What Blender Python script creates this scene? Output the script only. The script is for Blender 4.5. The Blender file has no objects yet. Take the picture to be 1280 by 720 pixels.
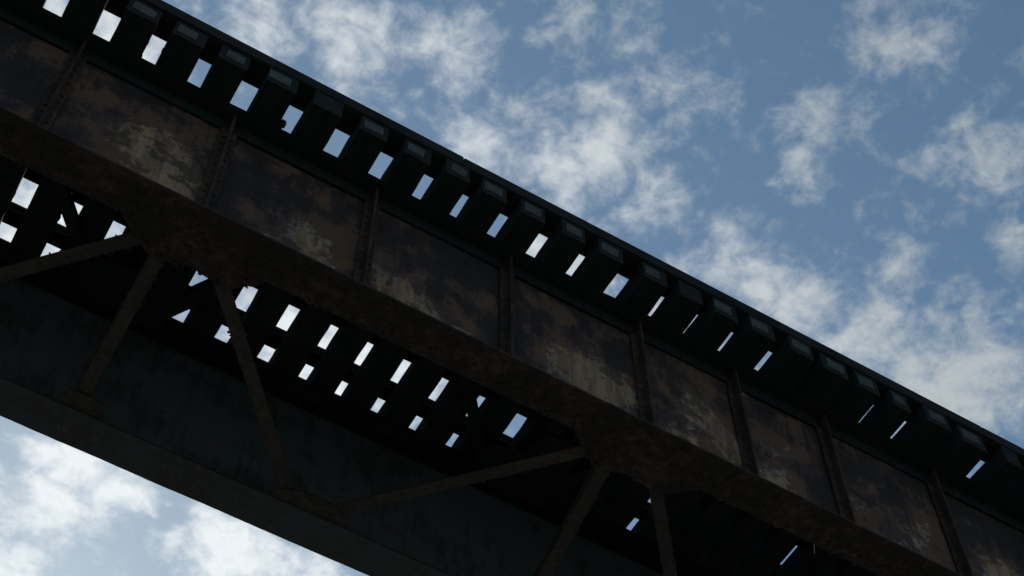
import bpy, bmesh, math, random
from mathutils import Vector, Matrix, noise
random.seed(7)
CH=1.6                      # eye height above ground
sc=bpy.context.scene
col=sc.collection

# ------------------------------------------------------------------ node helpers
def nn(nt,t,**k):
    n=nt.nodes.new(t)
    for a,b in k.items(): setattr(n,a,b)
    return n
def setin(nt,sock,v):
    if hasattr(v,'is_output') : nt.links.new(v,sock)
    else: sock.default_value=v
def math_(nt,op,a,b=None,c=None,clamp=False):
    n=nn(nt,'ShaderNodeMath',operation=op); n.use_clamp=clamp
    setin(nt,n.inputs[0],a)
    if b is not None: setin(nt,n.inputs[1],b)
    if c is not None: setin(nt,n.inputs[2],c)
    return n.outputs[0]
def vmath(nt,op,a,b=None):
    n=nn(nt,'ShaderNodeVectorMath',operation=op)
    setin(nt,n.inputs[0],a)
    if b is not None: setin(nt,n.inputs[1],b)
    return n
def noise_(nt,vec,scale,detail=6,rough=.55,dist=0):
    n=nn(nt,'ShaderNodeTexNoise'); n.inputs['Scale'].default_value=scale
    n.inputs['Detail'].default_value=detail; n.inputs['Roughness'].default_value=rough
    n.inputs['Distortion'].default_value=dist
    nt.links.new(vec,n.inputs['Vector']); return n.outputs['Fac']
def smooth(nt,v,a,b,lo=0.,hi=1.):
    n=nn(nt,'ShaderNodeMapRange',interpolation_type='SMOOTHSTEP')
    setin(nt,n.inputs[0],v); n.inputs[1].default_value=a;n.inputs[2].default_value=b
    n.inputs[3].default_value=lo;n.inputs[4].default_value=hi
    return n.outputs[0]
def mix(nt,f,a,b):
    n=nn(nt,'ShaderNodeMix',data_type='RGBA')
    setin(nt,n.inputs[0],f)
    for s,v in ((n.inputs[6],a),(n.inputs[7],b)):
        if isinstance(v,tuple): s.default_value=(*v,1)
        else: nt.links.new(v,s)
    return n.outputs[2]
def newmat(name):
    m=bpy.data.materials.new(name); m.use_nodes=True
    nt=m.node_tree; b=nt.nodes['Principled BSDF']
    tc=nn(nt,'ShaderNodeTexCoord')
    return m,nt,b,tc
def bump(nt,b,h,strength,dist):
    n=nn(nt,'ShaderNodeBump'); n.inputs['Strength'].default_value=strength; n.inputs['Distance'].default_value=dist
    nt.links.new(h,n.inputs['Height']); nt.links.new(n.outputs[0],b.inputs['Normal'])

def steel(name,dark,rust,pale,pale_amt=.5,rust_amt=.5,scale=1.0,spec=.3,bd=.012,speck=.7):
    m,nt,b,tc=newmat(name)
    g=nn(nt,'ShaderNodeNewGeometry').outputs['Position']
    n1=noise_(nt,g,1.7*scale,5,.62,.3)
    n2=noise_(nt,g,6.0*scale,7,.70,.5)
    n3=noise_(nt,g,38*scale,4,.7)
    mp=nn(nt,'ShaderNodeMapping'); mp.inputs['Scale'].default_value=(13,13,1.8); nt.links.new(g,mp.inputs['Vector'])
    st=noise_(nt,mp.outputs[0],1.0,5,.65)
    r=math_(nt,'ADD',math_(nt,'MULTIPLY',n1,.55),math_(nt,'MULTIPLY',n2,.45))
    r=math_(nt,'ADD',r,math_(nt,'MULTIPLY',math_(nt,'SUBTRACT',st,.5),.45))
    rm=smooth(nt,r,.56-.2*rust_amt,.74-.2*rust_amt)
    c=mix(nt,rm,dark,rust)
    p=math_(nt,'ADD',math_(nt,'MULTIPLY',n2,.6),math_(nt,'MULTIPLY',n1,.4))
    p=math_(nt,'ADD',p,math_(nt,'MULTIPLY',math_(nt,'SUBTRACT',st,.5),.35))
    lo=.68-.2*pale_amt
    soft=smooth(nt,p,lo-.03,lo+.09)
    pc=mix(nt,smooth(nt,st,.35,.65),tuple(v*.5 for v in pale),pale)
    c=mix(nt,math_(nt,'MULTIPLY',soft,.85),c,pc)
    c=mix(nt,smooth(nt,n3,.54,.66,0,speck),c,tuple(v*.5 for v in dark))
    nt.links.new(c,b.inputs['Base Color'])
    b.inputs['Roughness'].default_value=.85; b.inputs['Specular IOR Level'].default_value=spec
    h=math_(nt,'ADD',n2,math_(nt,'MULTIPLY',n3,.35))
    bump(nt,b,h,.7,bd)
    return m

def web_paint(name):
    """dark paint flaking off in sheets: near-black paint, red-brown rust, cream/tan primer where sheets have peeled"""
    m,nt,b,tc=newmat(name)
    g=nn(nt,'ShaderNodeNewGeometry').outputs['Position']
    at=nn(nt,'ShaderNodeAttribute'); at.attribute_name='wear'; wf=at.outputs['Fac']
    n1=noise_(nt,g,2.0,4,.55,.4)
    n2=noise_(nt,g,7.5,9,.74,.3)
    n3=noise_(nt,g,42,4,.7)
    n4=noise_(nt,g,3.2,9,.67,.4)
    mp=nn(nt,'ShaderNodeMapping'); mp.inputs['Scale'].default_value=(10,10,1.2); nt.links.new(g,mp.inputs['Vector'])
    st=noise_(nt,mp.outputs[0],1.0,7,.70,.5)
    stc=math_(nt,'SUBTRACT',st,.5)
    r=math_(nt,'ADD',math_(nt,'MULTIPLY',n1,.5),math_(nt,'MULTIPLY',n2,.5))
    r=math_(nt,'ADD',r,math_(nt,'MULTIPLY',stc,.45))
    r=math_(nt,'ADD',r,math_(nt,'MULTIPLY',math_(nt,'SUBTRACT',wf,.22),.24))
    rustc=mix(nt,smooth(nt,n1,.42,.58),(.050,.033,.035),(.088,.053,.039))
    c=mix(nt,smooth(nt,r,.43,.56),(.022,.020,.023),rustc)
    p=math_(nt,'ADD',math_(nt,'MULTIPLY',n4,.64),math_(nt,'MULTIPLY',n2,.36))
    p=math_(nt,'ADD',p,math_(nt,'MULTIPLY',stc,.28))
    p=math_(nt,'ADD',p,math_(nt,'MULTIPLY',math_(nt,'SUBTRACT',wf,.5),.40))
    tan=mix(nt,smooth(nt,st,.34,.66),(.125,.085,.060),(.26,.19,.13))
    c=mix(nt,math_(nt,'MULTIPLY',smooth(nt,p,.585,.68),.88),c,tan)
    band=math_(nt,'MULTIPLY',smooth(nt,p,.565,.59),smooth(nt,p,.65,.61))
    fl=math_(nt,'MULTIPLY',band,smooth(nt,n2,.49,.56))
    c=mix(nt,math_(nt,'MULTIPLY',fl,.5),c,(.26,.245,.235))
    dk=smooth(nt,math_(nt,'ADD',n4,math_(nt,'MULTIPLY',math_(nt,'SUBTRACT',n2,n1),.8)),.58,.64)
    c=mix(nt,math_(nt,'MULTIPLY',dk,.7),c,(.022,.020,.021))
    c=mix(nt,smooth(nt,n3,.56,.66,0,.5),c,(.014,.012,.012))
    nt.links.new(c,b.inputs['Base Color'])
    b.inputs['Roughness'].default_value=.85; b.inputs['Specular IOR Level'].default_value=.15
    h=math_(nt,'ADD',n2,math_(nt,'ADD',math_(nt,'MULTIPLY',n3,.3),math_(nt,'MULTIPLY',dk,.5)))
    bump(nt,b,h,.7,.012)
    return m
M_web=web_paint('flaking_girder_paint')
M_flange=steel('rusted_flange_steel',(.018,.016,.017),(.042,.031,.028),(.068,.053,.045),.40,.58,scale=1.8,spec=.15,bd=.02)
M_top=steel('dark_top_steel',(.012,.017,.020),(.019,.021,.022),(.03,.032,.034),.1,.3,spec=.08)  # near-black bluish steel for top flanges and top bracing
M_stiff=steel('rusted_stiffener_steel',(.020,.019,.020),(.052,.035,.029),(.11,.080,.060),.38,.75,scale=1.6,spec=.12)
M_farw=steel('haze_lifted_web_steel',(.095,.135,.165),(.055,.070,.080),(.12,.155,.178),.35,.55,spec=.2,speck=.2,scale=.9,bd=.004)  # far web and stiffeners: haze veil painted in as lighter blue-grey
M_far=steel('haze_blue_weathered_steel',(.036,.046,.056),(.030,.033,.036),(.062,.070,.076),.40,.6,spec=.15,speck=.4,scale=1.3,bd=.012)  # weathered far flange, its bluish cast is haze put into the colour
M_brace=steel('rusted_brace_steel',(.028,.029,.030),(.047,.039,.036),(.070,.060,.053),.35,.6,scale=2,spec=.12,bd=.015)

def timber(name,c1,c2,axis):
    m,nt,b,tc=newmat(name)
    g=tc.outputs['Object']
    mp=nn(nt,'ShaderNodeMapping'); s=[26,26,26]; s[axis]=1.2; mp.inputs['Scale'].default_value=s
    nt.links.new(g,mp.inputs['Vector'])
    oi=nn(nt,'ShaderNodeObjectInfo')
    off=vmath(nt,'ADD',mp.outputs[0],vmath(nt,'MULTIPLY',oi.outputs['Location'],(3.1,1.7,.3)).outputs[0]).outputs[0]
    n=noise_(nt,off,1.0,5,.65,.2); n2=noise_(nt,g,3.,3,.6)
    c=mix(nt,smooth(nt,n,.35,.65),c1,c2)
    c=mix(nt,smooth(nt,n2,.5,.7,0,.6),c,tuple(v*.5 for v in c1))
    nt.links.new(c,b.inputs['Base Color']); b.inputs['Roughness'].default_value=.95
    b.inputs['Specular IOR Level'].default_value=.04
    bump(nt,b,n,.5,.008)
    return m
M_tie=timber('haze_lifted_creosoted_timber',(.013,.018,.022),(.021,.026,.030),1)  # dark creosote, raised toward blue to paint in haze
M_guard=timber('creosoted_guard_timber',(.014,.018,.021),(.024,.028,.031),0)
M_plate=steel('galvanised_end_plate',(.075,.095,.105),(.055,.06,.062),(.13,.145,.15),.3,.4,scale=3)
M_rail=steel('rail_steel',(.011,.012,.013),(.018,.015,.014),(.025,.022,.021),.2,.5,spec=.08)

# ------------------------------------------------------------------ mesh helpers
def frame_from(dirv,up=(0,0,1)):
    x=Vector(dirv).normalized(); u=Vector(up)
    y=u.cross(x).normalized(); z=x.cross(y)
    return Matrix((x,y,z)).transposed()
def box(bm,c,s,rot=None,bev=0,jit=0):
    c=Vector(c); vs=[]
    for dx in(-.5,.5):
        for dy in(-.5,.5):
            for dz in(-.5,.5):
                v=Vector((dx*s[0],dy*s[1],dz*s[2]))
                if jit: v+=Vector([random.uniform(-jit,jit) for _ in range(3)])
                if rot is not None: v=rot@v
                vs.append(bm.verts.new(c+v))
    f=[(0,1,3,2),(4,6,7,5),(0,4,5,1),(2,3,7,6),(0,2,6,4),(1,5,7,3)]
    fs=[bm.faces.new([vs[i] for i in q]) for q in f]
    if bev:
        es=list({e for q in fs for e in q.edges})
        bmesh.ops.bevel(bm,geom=es,offset=bev,segments=1,affect='EDGES')
def rivet(bm,c,n,r=.016,h=.011,seg=7):
    c=Vector(c); n=Vector(n).normalized()
    a=n.orthogonal().normalized(); b=n.cross(a)
    rings=[]
    for rr,hh in((r,0.),(r*.8,h*.65)):
        rings.append([bm.verts.new(c+n*hh+(a*math.cos(2*math.pi*i/seg)+b*math.sin(2*math.pi*i/seg))*rr) for i in range(seg)])
    top=bm.verts.new(c+n*h)
    for i in range(seg):
        j=(i+1)%seg
        bm.faces.new((rings[0][i],rings[0][j],rings[1][j],rings[1][i]))
        bm.faces.new((rings[1][i],rings[1][j],top))
def prism(bm,pts,z0,z1):
    lo=[bm.verts.new((x,y,z0)) for x,y in pts]; hi=[bm.verts.new((x,y,z1)) for x,y in pts]
    n=len(pts)
    bm.faces.new(lo[::-1]); bm.faces.new(hi)
    for i in range(n):
        j=(i+1)%n; bm.faces.new((lo[i],lo[j],hi[j],hi[i]))
def obj(name,bm,mat,parent=None,origin=None):
    bmesh.ops.recalc_face_normals(bm,faces=bm.faces)
    me=bpy.data.meshes.new(name)
    if origin is not None:
        bmesh.ops.translate(bm,verts=bm.verts,vec=-Vector(origin))
    bm.to_mesh(me); bm.free()
    o=bpy.data.objects.new(name,me); me.materials.append(mat); col.objects.link(o)
    if origin is not None: o.location=origin
    if parent is not None:
        o.parent=parent
        pw=parent.location.copy(); q=parent.parent
        while q is not None: pw+=q.location; q=q.parent
        o.location=Vector(origin if origin is not None else (0,0,0))-pw
    return o

# ------------------------------------------------------------------ dimensions (m)
ZT=11.011+CH; ZB=9.447+CH
YO=5.394; W=.311; YI=YO+W; YW=YO+W/2
FYO=7.659; FYI=FYO-W; FYW=FYO-W/2
XA,XB=-8.0,19.0
bridge=bpy.data.objects.new('railway_bridge',None); col.objects.link(bridge)
bridge.empty_display_size=1; bridge.location=(0,6.53,0)
bridge['label']='old riveted steel plate girder railway bridge with open timber deck'
bridge['category']='bridge'

near_st=[-7.0,-5.9,-4.75,-3.6,-2.6,-1.46,-.30,.885,2.075,3.25,4.44,5.36,6.25,7.39,8.45,9.5,10.6,11.7,12.85,14.0,15.15,16.3,17.5]
far_st=[-6.1+1.17*i for i in range(21)]

def make_girder(yw,yo,yi,sts,mw,mf,mt,ms,label,near):
    ylo,yhi=min(yo,yi),max(yo,yi)
    bm=bmesh.new(); lay=bm.verts.layers.float.new('wear')
    z0,z1=ZB+.018,ZT-.03; nz=26; nx=int((XB-XA)/.06)
    sides=[]
    for s in(-1,1):
        g=[]
        for i in range(nx+1):
            x=XA+(XB-XA)*i/nx
            k=max([j for j in range(len(sts)) if sts[j]<=x],default=-1)
            a=sts[k] if k>=0 else XA; b=sts[k+1] if k+1<len(sts) else XB
            u=(x-a)/(b-a); row=[]
            for j in range(nz+1):
                v=j/nz; z=z0+(z1-z0)*v
                bul=math.sin(math.pi*u)*math.sin(math.pi*v)*(.012 if k%2 else -.010)
                vt=bm.verts.new((x,yw+s*.006+bul,z))
                cu=.5+.22*math.sin(k*2.1+.5); cv=.32+.07*math.sin(k*1.3)
                d=math.hypot((u-cu)/(.64+.12*math.sin(k*3.3)),(v-cv)/(.42+.10*math.sin(k*1.9+2)))
                wob=noise.noise(Vector((x*1.9,z*2.2,3.3+k*1.7)))
                w=min(1,max(0,1.35*(1.02-d)))*.88+wob*.75
                w+=.35*max(0,1-abs(v-.13)/.09)
                vt[lay]=max(0,min(1.1,w*(1.0+.12*math.sin(k*2.4+1))))
                row.append(vt)
            g.append(row)
        for i in range(nx):
            for j in range(nz):
                bm.faces.new((g[i][j],g[i+1][j],g[i+1][j+1],g[i][j+1]))
        sides.append(g)
    for j in range(nz):
        for i in (0,nx): bm.faces.new((sides[0][i][j],sides[1][i][j],sides[1][i][j+1],sides[0][i][j+1]))
    web=obj('plate_girder',bm,mw,bridge,origin=(XA,yw,ZB)); web['label']=label
    L=XB-XA; cx=(XA+XB)/2
    for nm,zc,sg,mat in(('bottom_flange',ZB,1,mf),('top_flange',ZT,-1,mt)):
        bm=bmesh.new()
        nE=int(L/.04); rg=[]; ke=.7 if near else .3
        ya_=ylo-(.020 if (not near and sg<0) else 0)
        for i in range(nE+1):
            x=XA+L*i/nE
            e0=ke*.006*noise.noise(Vector((x*7,1,zc))); e1=ke*(.010*noise.noise(Vector((x*6,9,zc)))+.006*noise.noise(Vector((x*19,4,zc))))
            wz=.003*noise.noise(Vector((x*2.3,5,zc)))
            rg.append([bm.verts.new(p) for p in((x,ya_+e0,zc+wz),(x,yhi+e1,zc-wz),(x,yhi+e1,zc+sg*.018-wz),(x,ya_+e0,zc+sg*.018+wz))])
        for i in range(nE):
            for q in range(4): bm.faces.new((rg[i][q],rg[i][(q+1)%4],rg[i+1][(q+1)%4],rg[i+1][q]))
        bm.faces.new(rg[0]); bm.faces.new(rg[-1][::-1])
        for s in(-1,1):
            box(bm,(cx,yw+s*(.0075+.065),zc+sg*(.0225+.0065)),(L,.13,.013))
            box(bm,(cx,yw+s*(.0075+.0065+.008),zc+sg*(.036+.068)),(L,.013,.136))
            n=int(L/.095)
            for i in range(n):
                x=XA+.05+i*.095
                if not -3<x<12: continue
                rivet(bm,(x,yw+s*.085,zc),(0,0,-sg),.017,.012 if near else .006)
                if sg>0 and near: rivet(bm,(x+.0475,yw+s*.045,zc),(0,0,-sg),.017,.012)
                rivet(bm,(x,yw+s*.0285,zc+sg*.10),(0,s,0),.016,.012)
        if near and sg>0:
            for i in range(480):
                x=random.uniform(-2.5,10.5)
                y=random.choice((random.uniform(ylo+.02,yhi-.01),yhi-random.uniform(0,.02)))
                rr=random.uniform(.006,.024)
                box(bm,(x,y,zc-random.uniform(0,.003)),(rr*random.uniform(1,2.4),rr,random.uniform(.005,.011)),
                    Matrix.Rotation(random.uniform(0,3.1),3,'Z')@Matrix.Rotation(random.uniform(-.2,.2),3,'X'),jit=.003)
        obj(nm,bm,mat,web,origin=(cx,yw,zc))
    for x in sts:
        bm=bmesh.new()
        for s in((-1,1) if near else (1,)):
            yb=yw+s*.008
            h=(ZT-.04)-(ZB+.04); zc=(ZT+ZB)/2
            box(bm,(x,yb+s*(.014+.006),zc),(.125,.012,h-.28))
            box(bm,(x-.006,yb+s*(.026+.034),zc),(.010,.068,h))
            box(bm,(x+.006,yb+s*(.026+.031),zc),(.010,.062,h-.02))
            for i in range(12):
                z=ZB+.2+i*(ZT-ZB-.4)/11
                for dx in(-.038,.038): rivet(bm,(x+dx,yb+s*.026,z),(0,s,0),.015,.011)
        obj('stiffener',bm,ms,web,origin=(x,yw,ZB+.04))
    return web
g1=make_girder(YW,YO,YI,near_st,M_web,M_flange,M_top,M_stiff,'rusty plate girder with flaking tan and black paint',True)
g2=make_girder(FYW,FYO,FYI,far_st,M_farw,M_far,M_top,M_farw,'plate girder in deep shade, haze painted in as blue grey',False)

# ------------------------------------------------------------------ bracing
def angle(name,p,q,leg=.11,side=1,mat=M_brace,up=1):
    p=Vector(p);q=Vector(q); d=q-p; R=frame_from(d); L=d.length; c=(p+q)/2
    bm=bmesh.new()
    box(bm,c,(L,leg,.012),R)
    box(bm,c+R@Vector((0,side*(leg/2-.006),up*(leg*.5))),(L,.012,leg-.014),R)
    for e in(-1,1):
        for k in range(4):
            rivet(bm,c+R@Vector((e*(L/2-.05-.07*k),-side*.012,-.006)),(0,0,-1),.016,.012)
    if mat is M_brace:
        for k in range(60):
            rr=random.uniform(.006,.016)
            box(bm,c+R@Vector((random.uniform(-.48,.48)*L,random.choice((random.uniform(-.45,.45),.49,-.49))*leg,-.006)),(rr*2,rr,.008),R@Matrix.Rotation(random.uniform(0,3),3,'Z'),jit=.003)
    return obj(name,bm,mat,bridge,origin=c)
def gusset(pts,z,mat=M_brace,t=.011,crust=0):
    bm=bmesh.new(); prism(bm,pts,z,z+t)
    cx=sum(a for a,_ in pts)/len(pts); cy=sum(b for _,b in pts)/len(pts)
    for a,b in pts:
        for f in(.82,.55): rivet(bm,(cx+(a-cx)*f,cy+(b-cy)*f,z),(0,0,-1),.016,.011)
    for k in range(crust):
        i=random.randrange(len(pts)); a,b=pts[i]; a2,b2=pts[(i+1)%len(pts)]; s=random.random(); f=random.choice((1,random.uniform(.2,1)))
        x=cx+(a+(a2-a)*s-cx)*f; y=cy+(b+(b2-b)*s-cy)*f; rr=random.uniform(.008,.026)
        box(bm,(x,y,z-random.uniform(0,.004)),(rr*random.uniform(1,2.),rr,random.uniform(.006,.015)),Matrix.Rotation(random.uniform(0,3.1),3,'Z')@Matrix.Rotation(random.uniform(-.3,.3),3,'X'),jit=.004)
    return obj('gusset_plate',bm,mat,bridge,origin=(cx,cy,z))
zb=ZB+.033; P=3.51
nodes=[.86+P*i for i in range(-2,5)]
for ni,nx_ in enumerate(nodes):
    sk=.24 if ni==3 else 0.0       # this strut is bent out of square
    angle('bracing_strut',(nx_-.10,YI-.02,zb+.02),(nx_-.10+sk,FYI+.02,zb+.02),.10,1)
    angle('lateral_brace',(nx_+.17,YI-.03,zb),(nx_+P/2-.11,FYI+.03,zb),.10,1)
    angle('lateral_brace',(nx_-.10,YI-.05,zb),(nx_-P/2+.05,FYI+.03,zb),.10,-1)
    gusset([(nx_-.50,YI-.06),(nx_+.62,YI-.06),(nx_+.60,YI+.04),(nx_+.40,YI+.21),(nx_+.1,YI+.16),(nx_-.14,YI+.23),(nx_-.32,YI+.12),(nx_-.46,YI+.01)],zb-.015,M_flange,crust=50)
    gusset([(nx_-.24+sk,FYI+.05),(nx_+.12+sk,FYI+.05),(nx_+.06+sk,FYI-.14),(nx_-.20+sk,FYI-.14)],zb-.012,crust=14)
    a=nx_+P/2
    gusset([(a-.33,FYI+.05),(a+.33,FYI+.05),(a+.30,FYI-.07),(a+.12,FYI-.15),(a-.12,FYI-.15),(a-.30,FYI-.07)],zb-.015,crust=18)
    zt=ZT-.16
    angle('bracing_strut',(nx_,YI-.1,zt+.02),(nx_,FYI+.1,zt+.02),.15,1,M_top)
    angle('lateral_brace',(nx_-.24,FYI+.02,zt),(nx_-1.62,YI-.02,zt),.09,1,M_top)
    angle('lateral_brace',(nx_+.16,FYI+.02,zt),(nx_+1.24,YI-.02,zt),.12,-1,M_top)
    gusset([(nx_-.30,FYI+.05),(nx_+.30,FYI+.05),(nx_+.27,FYI-.30),(nx_+.32,FYI-.36),(nx_+.30,FYI-.66),(nx_-.05,FYI-.66),(nx_-.10,FYI-.40),(nx_-.40,FYI-.34),(nx_-.44,FYI-.05)],zt-.02,M_top)

# ------------------------------------------------------------------ ties
D=.235
gap={-1:(-.596,.14),0:(-.221,.13),1:(.147,.115),2:(.509,.105),3:(.871,.135),4:(1.25,.11),5:(1.635,.122),6:(2.009,.105),
7:(2.369,.074),8:(2.692,.054),9:(3.031,.070),10:(3.385,.082),11:(3.735,.054),12:(4.114,.108),13:(4.491,.028),14:(4.818,.008),
15:(5.157,.022),16:(5.527,.038),17:(5.88,-.03),18:(6.235,-.03),19:(6.57,.004),20:(6.90,.016),21:(7.29,-.03),22:(7.72,.045),
23:(8.06,-.03),24:(8.42,-.02)}
inner={13:-.02,14:-.03,15:-.03,16:.044,19:-.02,20:.018,22:-.01,5:.112,6:.098,7:.070,8:.056,9:.066,10:.062,12:.098}   # gap widths further in: ties lie slightly askew
for i in range(-20,-1): gap[i]=(-.596+.37*(i+1),.12+.03*math.sin(i*1.7))
for i in range(25,47): gap[i]=(8.42+.37*(i-24),-.03-.006*(i-24)+.01*math.sin(i*2.1))
def faces(n,t):
    c,w=gap[n]; w=w+(inner.get(n,w)-w)*t; dl=D*c/11.011
    return (c-w/2-max(0,-dl), c+w/2+max(0,dl))
ends=sorted(gap)
for n in ends[:-1]:
    y0=5.090+random.uniform(-.004,.014); y1=8.0+random.uniform(-.02,.03)
    xl0=faces(n,0)[1]; xr0=faces(n+1,0)[0]; w=xr0-xl0; cx=(xl0+xr0)/2
    bm=bmesh.new()
    nseg=24; rings=[]
    for k in range(nseg+1):
        y=y0+(y1-y0)*k/nseg; r=[]
        t=min(1,max(0,(y-5.3)/1.35))
        xl=faces(n,t)[1]; xr=faces(n+1,t)[0]
        for xx,sz in((xl,0),(xr,0),(xr,1),(xl,1)):
            zz=(ZT+.003 if sz==0 else ZT+D)
            r.append(bm.verts.new((xx+random.uniform(-.003,.003),y,zz+random.uniform(0,.002))))
        rings.append(r)
    for k in range(nseg):
        for q in range(4):
            bm.faces.new((rings[k][q],rings[k][(q+1)%4],rings[k+1][(q+1)%4],rings[k+1][q]))
    bm.faces.new(rings[0]); bm.faces.new(rings[-1][::-1])
    bmesh.ops.bevel(bm,geom=[e for e in bm.edges if len(e.link_faces)==2 and e.calc_face_angle(0)>.8],offset=.006,segments=1,affect='EDGES')
    for k in range(4):
        y=random.uniform(5.2,7.5); side_=random.random()<.5; t=min(1,max(0,(y-5.3)/1.35))
        xx=faces(n,t)[1] if side_ else faces(n+1,t)[0]
        box(bm,(xx,y,ZT+random.uniform(.02,D)),(random.uniform(.006,.014),random.uniform(.02,.05),random.uniform(.01,.03)),jit=.004)
    if n==3:
        for q in range(4): box(bm,(xr0+.012+.008*q,5.392+.005*q,ZT+.05+.02*q),(.038,.038,.05),jit=.010)
    tie=obj('tie',bm,M_tie,bridge,origin=(cx,(y0+y1)/2,ZT+D/2))
    if n%9==4: continue
    bm=bmesh.new(); pw=w*random.uniform(.58,.74); ph=D*.50; ribs=10
    an=random.uniform(-.08,.08); R=Matrix.Rotation(an,3,'Y')
    c=Vector((cx-.01+random.uniform(-.02,.02),y0-.003,ZT+D*.50))
    box(bm,c,(pw,.004,ph),R)
    for r in range(ribs):
        box(bm,c+R@Vector((-pw/2+(r+.5)*pw/ribs,-.005,0)),(pw/ribs*.42,.006,ph*.98),R)
    obj('end_plate',bm,M_plate,tie,origin=c)

# ------------------------------------------------------------------ guard timbers, plank and rails
for ya,yb in((5.080,5.308),(7.745,7.94)):
    bm=bmesh.new(); x=-7.6
    while x<17.2:
        l=min(random.uniform(4.6,5.4),17.4-x)
        dz=random.uniform(-.002,.002)
        box(bm,(x+l/2,(ya+yb)/2+random.uniform(-.002,.002),ZT+D+.003+.069+dz),(l-.006,yb-ya,.134),bev=.006); x+=l
    obj('guard_timber',bm,M_guard,bridge,origin=(5,(ya+yb)/2,ZT+D))
bm=bmesh.new(); x=-7.6
while x<17.2:
    l=min(random.uniform(3.2,3.8),17.4-x)
    for yc in(6.37,6.575,6.795):
        box(bm,(x+l/2,yc+random.uniform(-.006,.006),ZT+D+.003+.022),(l-.008,.195,.042),bev=.004)
    x+=l
obj('walkway_plank',bm,M_tie,bridge,origin=(5,6.57,ZT+D))
def rail(yc):
    prof=[(-.07,0),(.07,0),(.07,.012),(.012,.03),(.009,.12),(.036,.135),(.036,.165),(.03,.172),(-.03,.172),(-.036,.165),(-.036,.135),(-.009,.12),(-.012,.03),(-.07,.012)]
    bm=bmesh.new(); z=ZT+D+.006
    A=[bm.verts.new((-7.6,yc+a,z+b)) for a,b in prof]; B=[bm.verts.new((17.3,yc+a,z+b)) for a,b in prof]
    for i in range(len(prof)):
        j=(i+1)%len(prof); bm.faces.new((A[i],A[j],B[j],B[i]))
    bm.faces.new(A[::-1]); bm.faces.new(B)
    obj('rail',bm,M_rail,bridge,origin=(5,yc,z))
rail(5.777); rail(7.277)

# ------------------------------------------------------------------ ground
m,nt,b,tc=newmat('dry_grass_and_gravel')
g=nn(nt,'ShaderNodeNewGeometry').outputs['Position']
a1=noise_(nt,g,.15,5,.6); a2=noise_(nt,g,6,5,.7)
c=mix(nt,smooth(nt,a1,.42,.58),(.08,.087,.055),(.18,.165,.14))
c=mix(nt,smooth(nt,a2,.4,.7,0,.6),c,(.05,.05,.045))
nt.links.new(c,b.inputs['Base Color']); b.inputs['Roughness'].default_value=.95
bm=bmesh.new(); S=3000; N=40
vs=[[bm.verts.new((-S+2*S*i/N,-S+2*S*j/N,0)) for j in range(N+1)] for i in range(N+1)]
for i in range(N):
    for j in range(N): bm.faces.new((vs[i][j],vs[i+1][j],vs[i+1][j+1],vs[i][j+1]))
gr=obj('ground',bm,m); gr['kind']='structure'

# ------------------------------------------------------------------ camera
th,ph,ro=1.0266,.5376,-.0079
F=Vector((math.sin(ph)*math.cos(th),math.cos(ph)*math.cos(th),math.sin(th)))
R=Vector((math.cos(ph),-math.sin(ph),0)); U=R.cross(F)
R2=math.cos(ro)*R+math.sin(ro)*U; U2=-math.sin(ro)*R+math.cos(ro)*U
cd=bpy.data.cameras.new('camera'); cam=bpy.data.objects.new('camera',cd); col.objects.link(cam)
cam.matrix_world=Matrix.Translation((0,0,CH))@Matrix((R2,U2,-F)).transposed().to_4x4()
cd.sensor_width=36; cd.lens=57.27; cd.clip_end=10000; cd.clip_start=.05
sc.camera=cam

# ------------------------------------------------------------------ light
SE,SA=math.radians(43),math.radians(5)      # elevation; azimuth from +Y towards +X
sd=Vector((math.sin(SA)*math.cos(SE),math.cos(SA)*math.cos(SE),math.sin(SE)))
sl=bpy.data.lights.new('sun','SUN'); sl.energy=3.9; sl.angle=math.radians(.5); sl.color=(1,.95,.87)
so=bpy.data.objects.new('sun',sl); so.rotation_euler=(-sd).to_track_quat('-Z','Y').to_euler(); so.location=(0,60,60); col.objects.link(so)

# ------------------------------------------------------------------ sky with procedural altocumulus
def st_of(px,py):
    a=(px-640)/2036; b_=(py-360)/2036
    dz=.8556-.0041*a-.5177*b_
    return ((.2651+.8624*a+.4314*b_)/dz,(.4447-.5063*a+.7389*b_)/dz)
blobs=[(330,20,75,.85),(440,55,90,.95),(565,55,65,.88),(710,30,60,.7),(785,50,50,.65),(865,110,60,.7),
(600,180,75,.9),(740,190,105,1.05),(820,235,60,.85),
(1030,150,60,.85),(1000,215,45,.7),(1130,40,85,.8),(1150,215,50,.75),(1235,190,85,.85),(1275,310,45,.9),
(1120,325,60,.85),(905,325,70,1.05),(980,380,80,1.15),(1070,425,85,1.2),(1200,480,130,1.3),(1210,400,50,.9),
(100,570,80,1.25),(60,630,80,1.3),(150,620,60,1.15),(290,690,100,1.35),(10,700,65,1.2),(390,715,55,1.2),
(120,60,120,1.2),(60,260,160,1.15),(430,430,200,1.2),(700,330,90,1.1),(840,430,80,1.1),(960,560,150,1.2),(1150,560,80,1.1)]
w=bpy.data.worlds.new('World'); sc.world=w; w.use_nodes=True; nt=w.node_tree
bg=nt.nodes['Background']; bg.inputs['Strength'].default_value=.1
sky=nn(nt,'ShaderNodeTexSky',sky_type='NISHITA'); sky.sun_disc=False
sky.sun_elevation=SE; sky.sun_rotation=SA; sky.altitude=100; sky.air_density=1.0; sky.dust_density=.3; sky.ozone_density=1.5
tc=nn(nt,'ShaderNodeTexCoord'); dirv=tc.outputs['Generated']
sx=nn(nt,'ShaderNodeSeparateXYZ'); nt.links.new(dirv,sx.inputs[0])
dz=math_(nt,'MAXIMUM',sx.outputs[2],.06)
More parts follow.
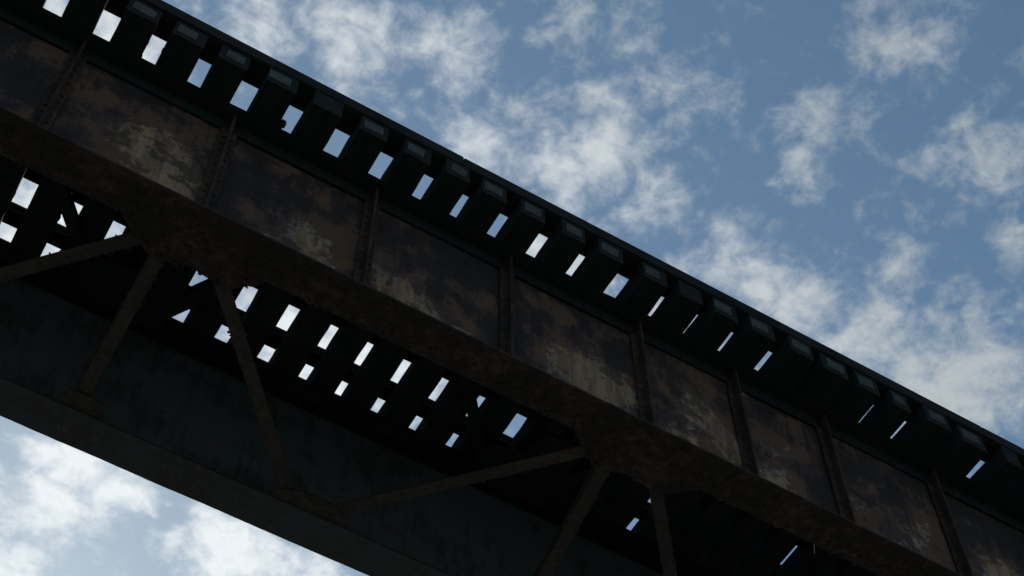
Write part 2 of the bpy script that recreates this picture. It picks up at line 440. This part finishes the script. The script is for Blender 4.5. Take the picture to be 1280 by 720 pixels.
cb=nn(nt,'ShaderNodeCombineXYZ')
nt.links.new(math_(nt,'DIVIDE',sx.outputs[0],dz),cb.inputs[0]); nt.links.new(math_(nt,'DIVIDE',sx.outputs[1],dz),cb.inputs[1])
pl=cb.outputs[0]
wn=nn(nt,'ShaderNodeTexNoise'); wn.inputs['Scale'].default_value=16; wn.inputs['Detail'].default_value=3; nt.links.new(pl,wn.inputs['Vector'])
wv=vmath(nt,'SCALE',vmath(nt,'SUBTRACT',wn.outputs['Color'],(.5,.5,.5)).outputs[0]); wv.inputs['Scale'].default_value=.06
wp=vmath(nt,'MULTIPLY',vmath(nt,'ADD',pl,wv.outputs[0]).outputs[0],(1,1,0)).outputs[0]
acc=None
for px,py,r,s in blobs:
    cs,ct=st_of(px,py)
    d=vmath(nt,'DISTANCE',wp,(cs,ct,0)).outputs['Value']
    v=smooth(nt,d,0,r*.00056*1.55,s,0)
    acc=v if acc is None else math_(nt,'SMOOTH_MAX',acc,v,.15)
dc=vmath(nt,'DISTANCE',pl,(.31,.52,0)).outputs['Value']
ext=math_(nt,'MULTIPLY',smooth(nt,dc,.45,.75),smooth(nt,noise_(nt,pl,3.,2,.5),.42,.62))
acc=math_(nt,'MAXIMUM',acc,ext)
f1=noise_(nt,pl,32,7,.60,.4); f2=noise_(nt,pl,85,4,.56,.3)
tx=math_(nt,'ADD',math_(nt,'MULTIPLY',f1,.68),math_(nt,'MULTIPLY',f2,.32))
den=math_(nt,'ADD',math_(nt,'MULTIPLY',acc,.66),math_(nt,'MULTIPLY',math_(nt,'SUBTRACT',tx,.5),2.0))
cov=smooth(nt,den,.07,1.0)
dot=vmath(nt,'DOT_PRODUCT',dirv,tuple(sd)).outputs['Value']
glow=smooth(nt,dot,.80,1.0)
cc=mix(nt,glow,(5.0,5.45,5.55),(9.4,9.8,9.9))
cc=mix(nt,smooth(nt,den,.85,1.2,0,.35),cc,mix(nt,glow,(3.7,4.15,4.4),(6.0,6.6,7.0)))
tint=nn(nt,'ShaderNodeMix',data_type='RGBA',blend_type='MULTIPLY'); tint.inputs[0].default_value=1
nt.links.new(sky.outputs[0],tint.inputs[6]); tint.inputs[7].default_value=(.93,1.05,.96,1)
fin=mix(nt,math_(nt,'MULTIPLY',cov,.9),tint.outputs[2],cc)
nt.links.new(fin,bg.inputs['Color'])

sc.view_settings.view_transform='Standard'; sc.view_settings.look='None'; sc.view_settings.exposure=0
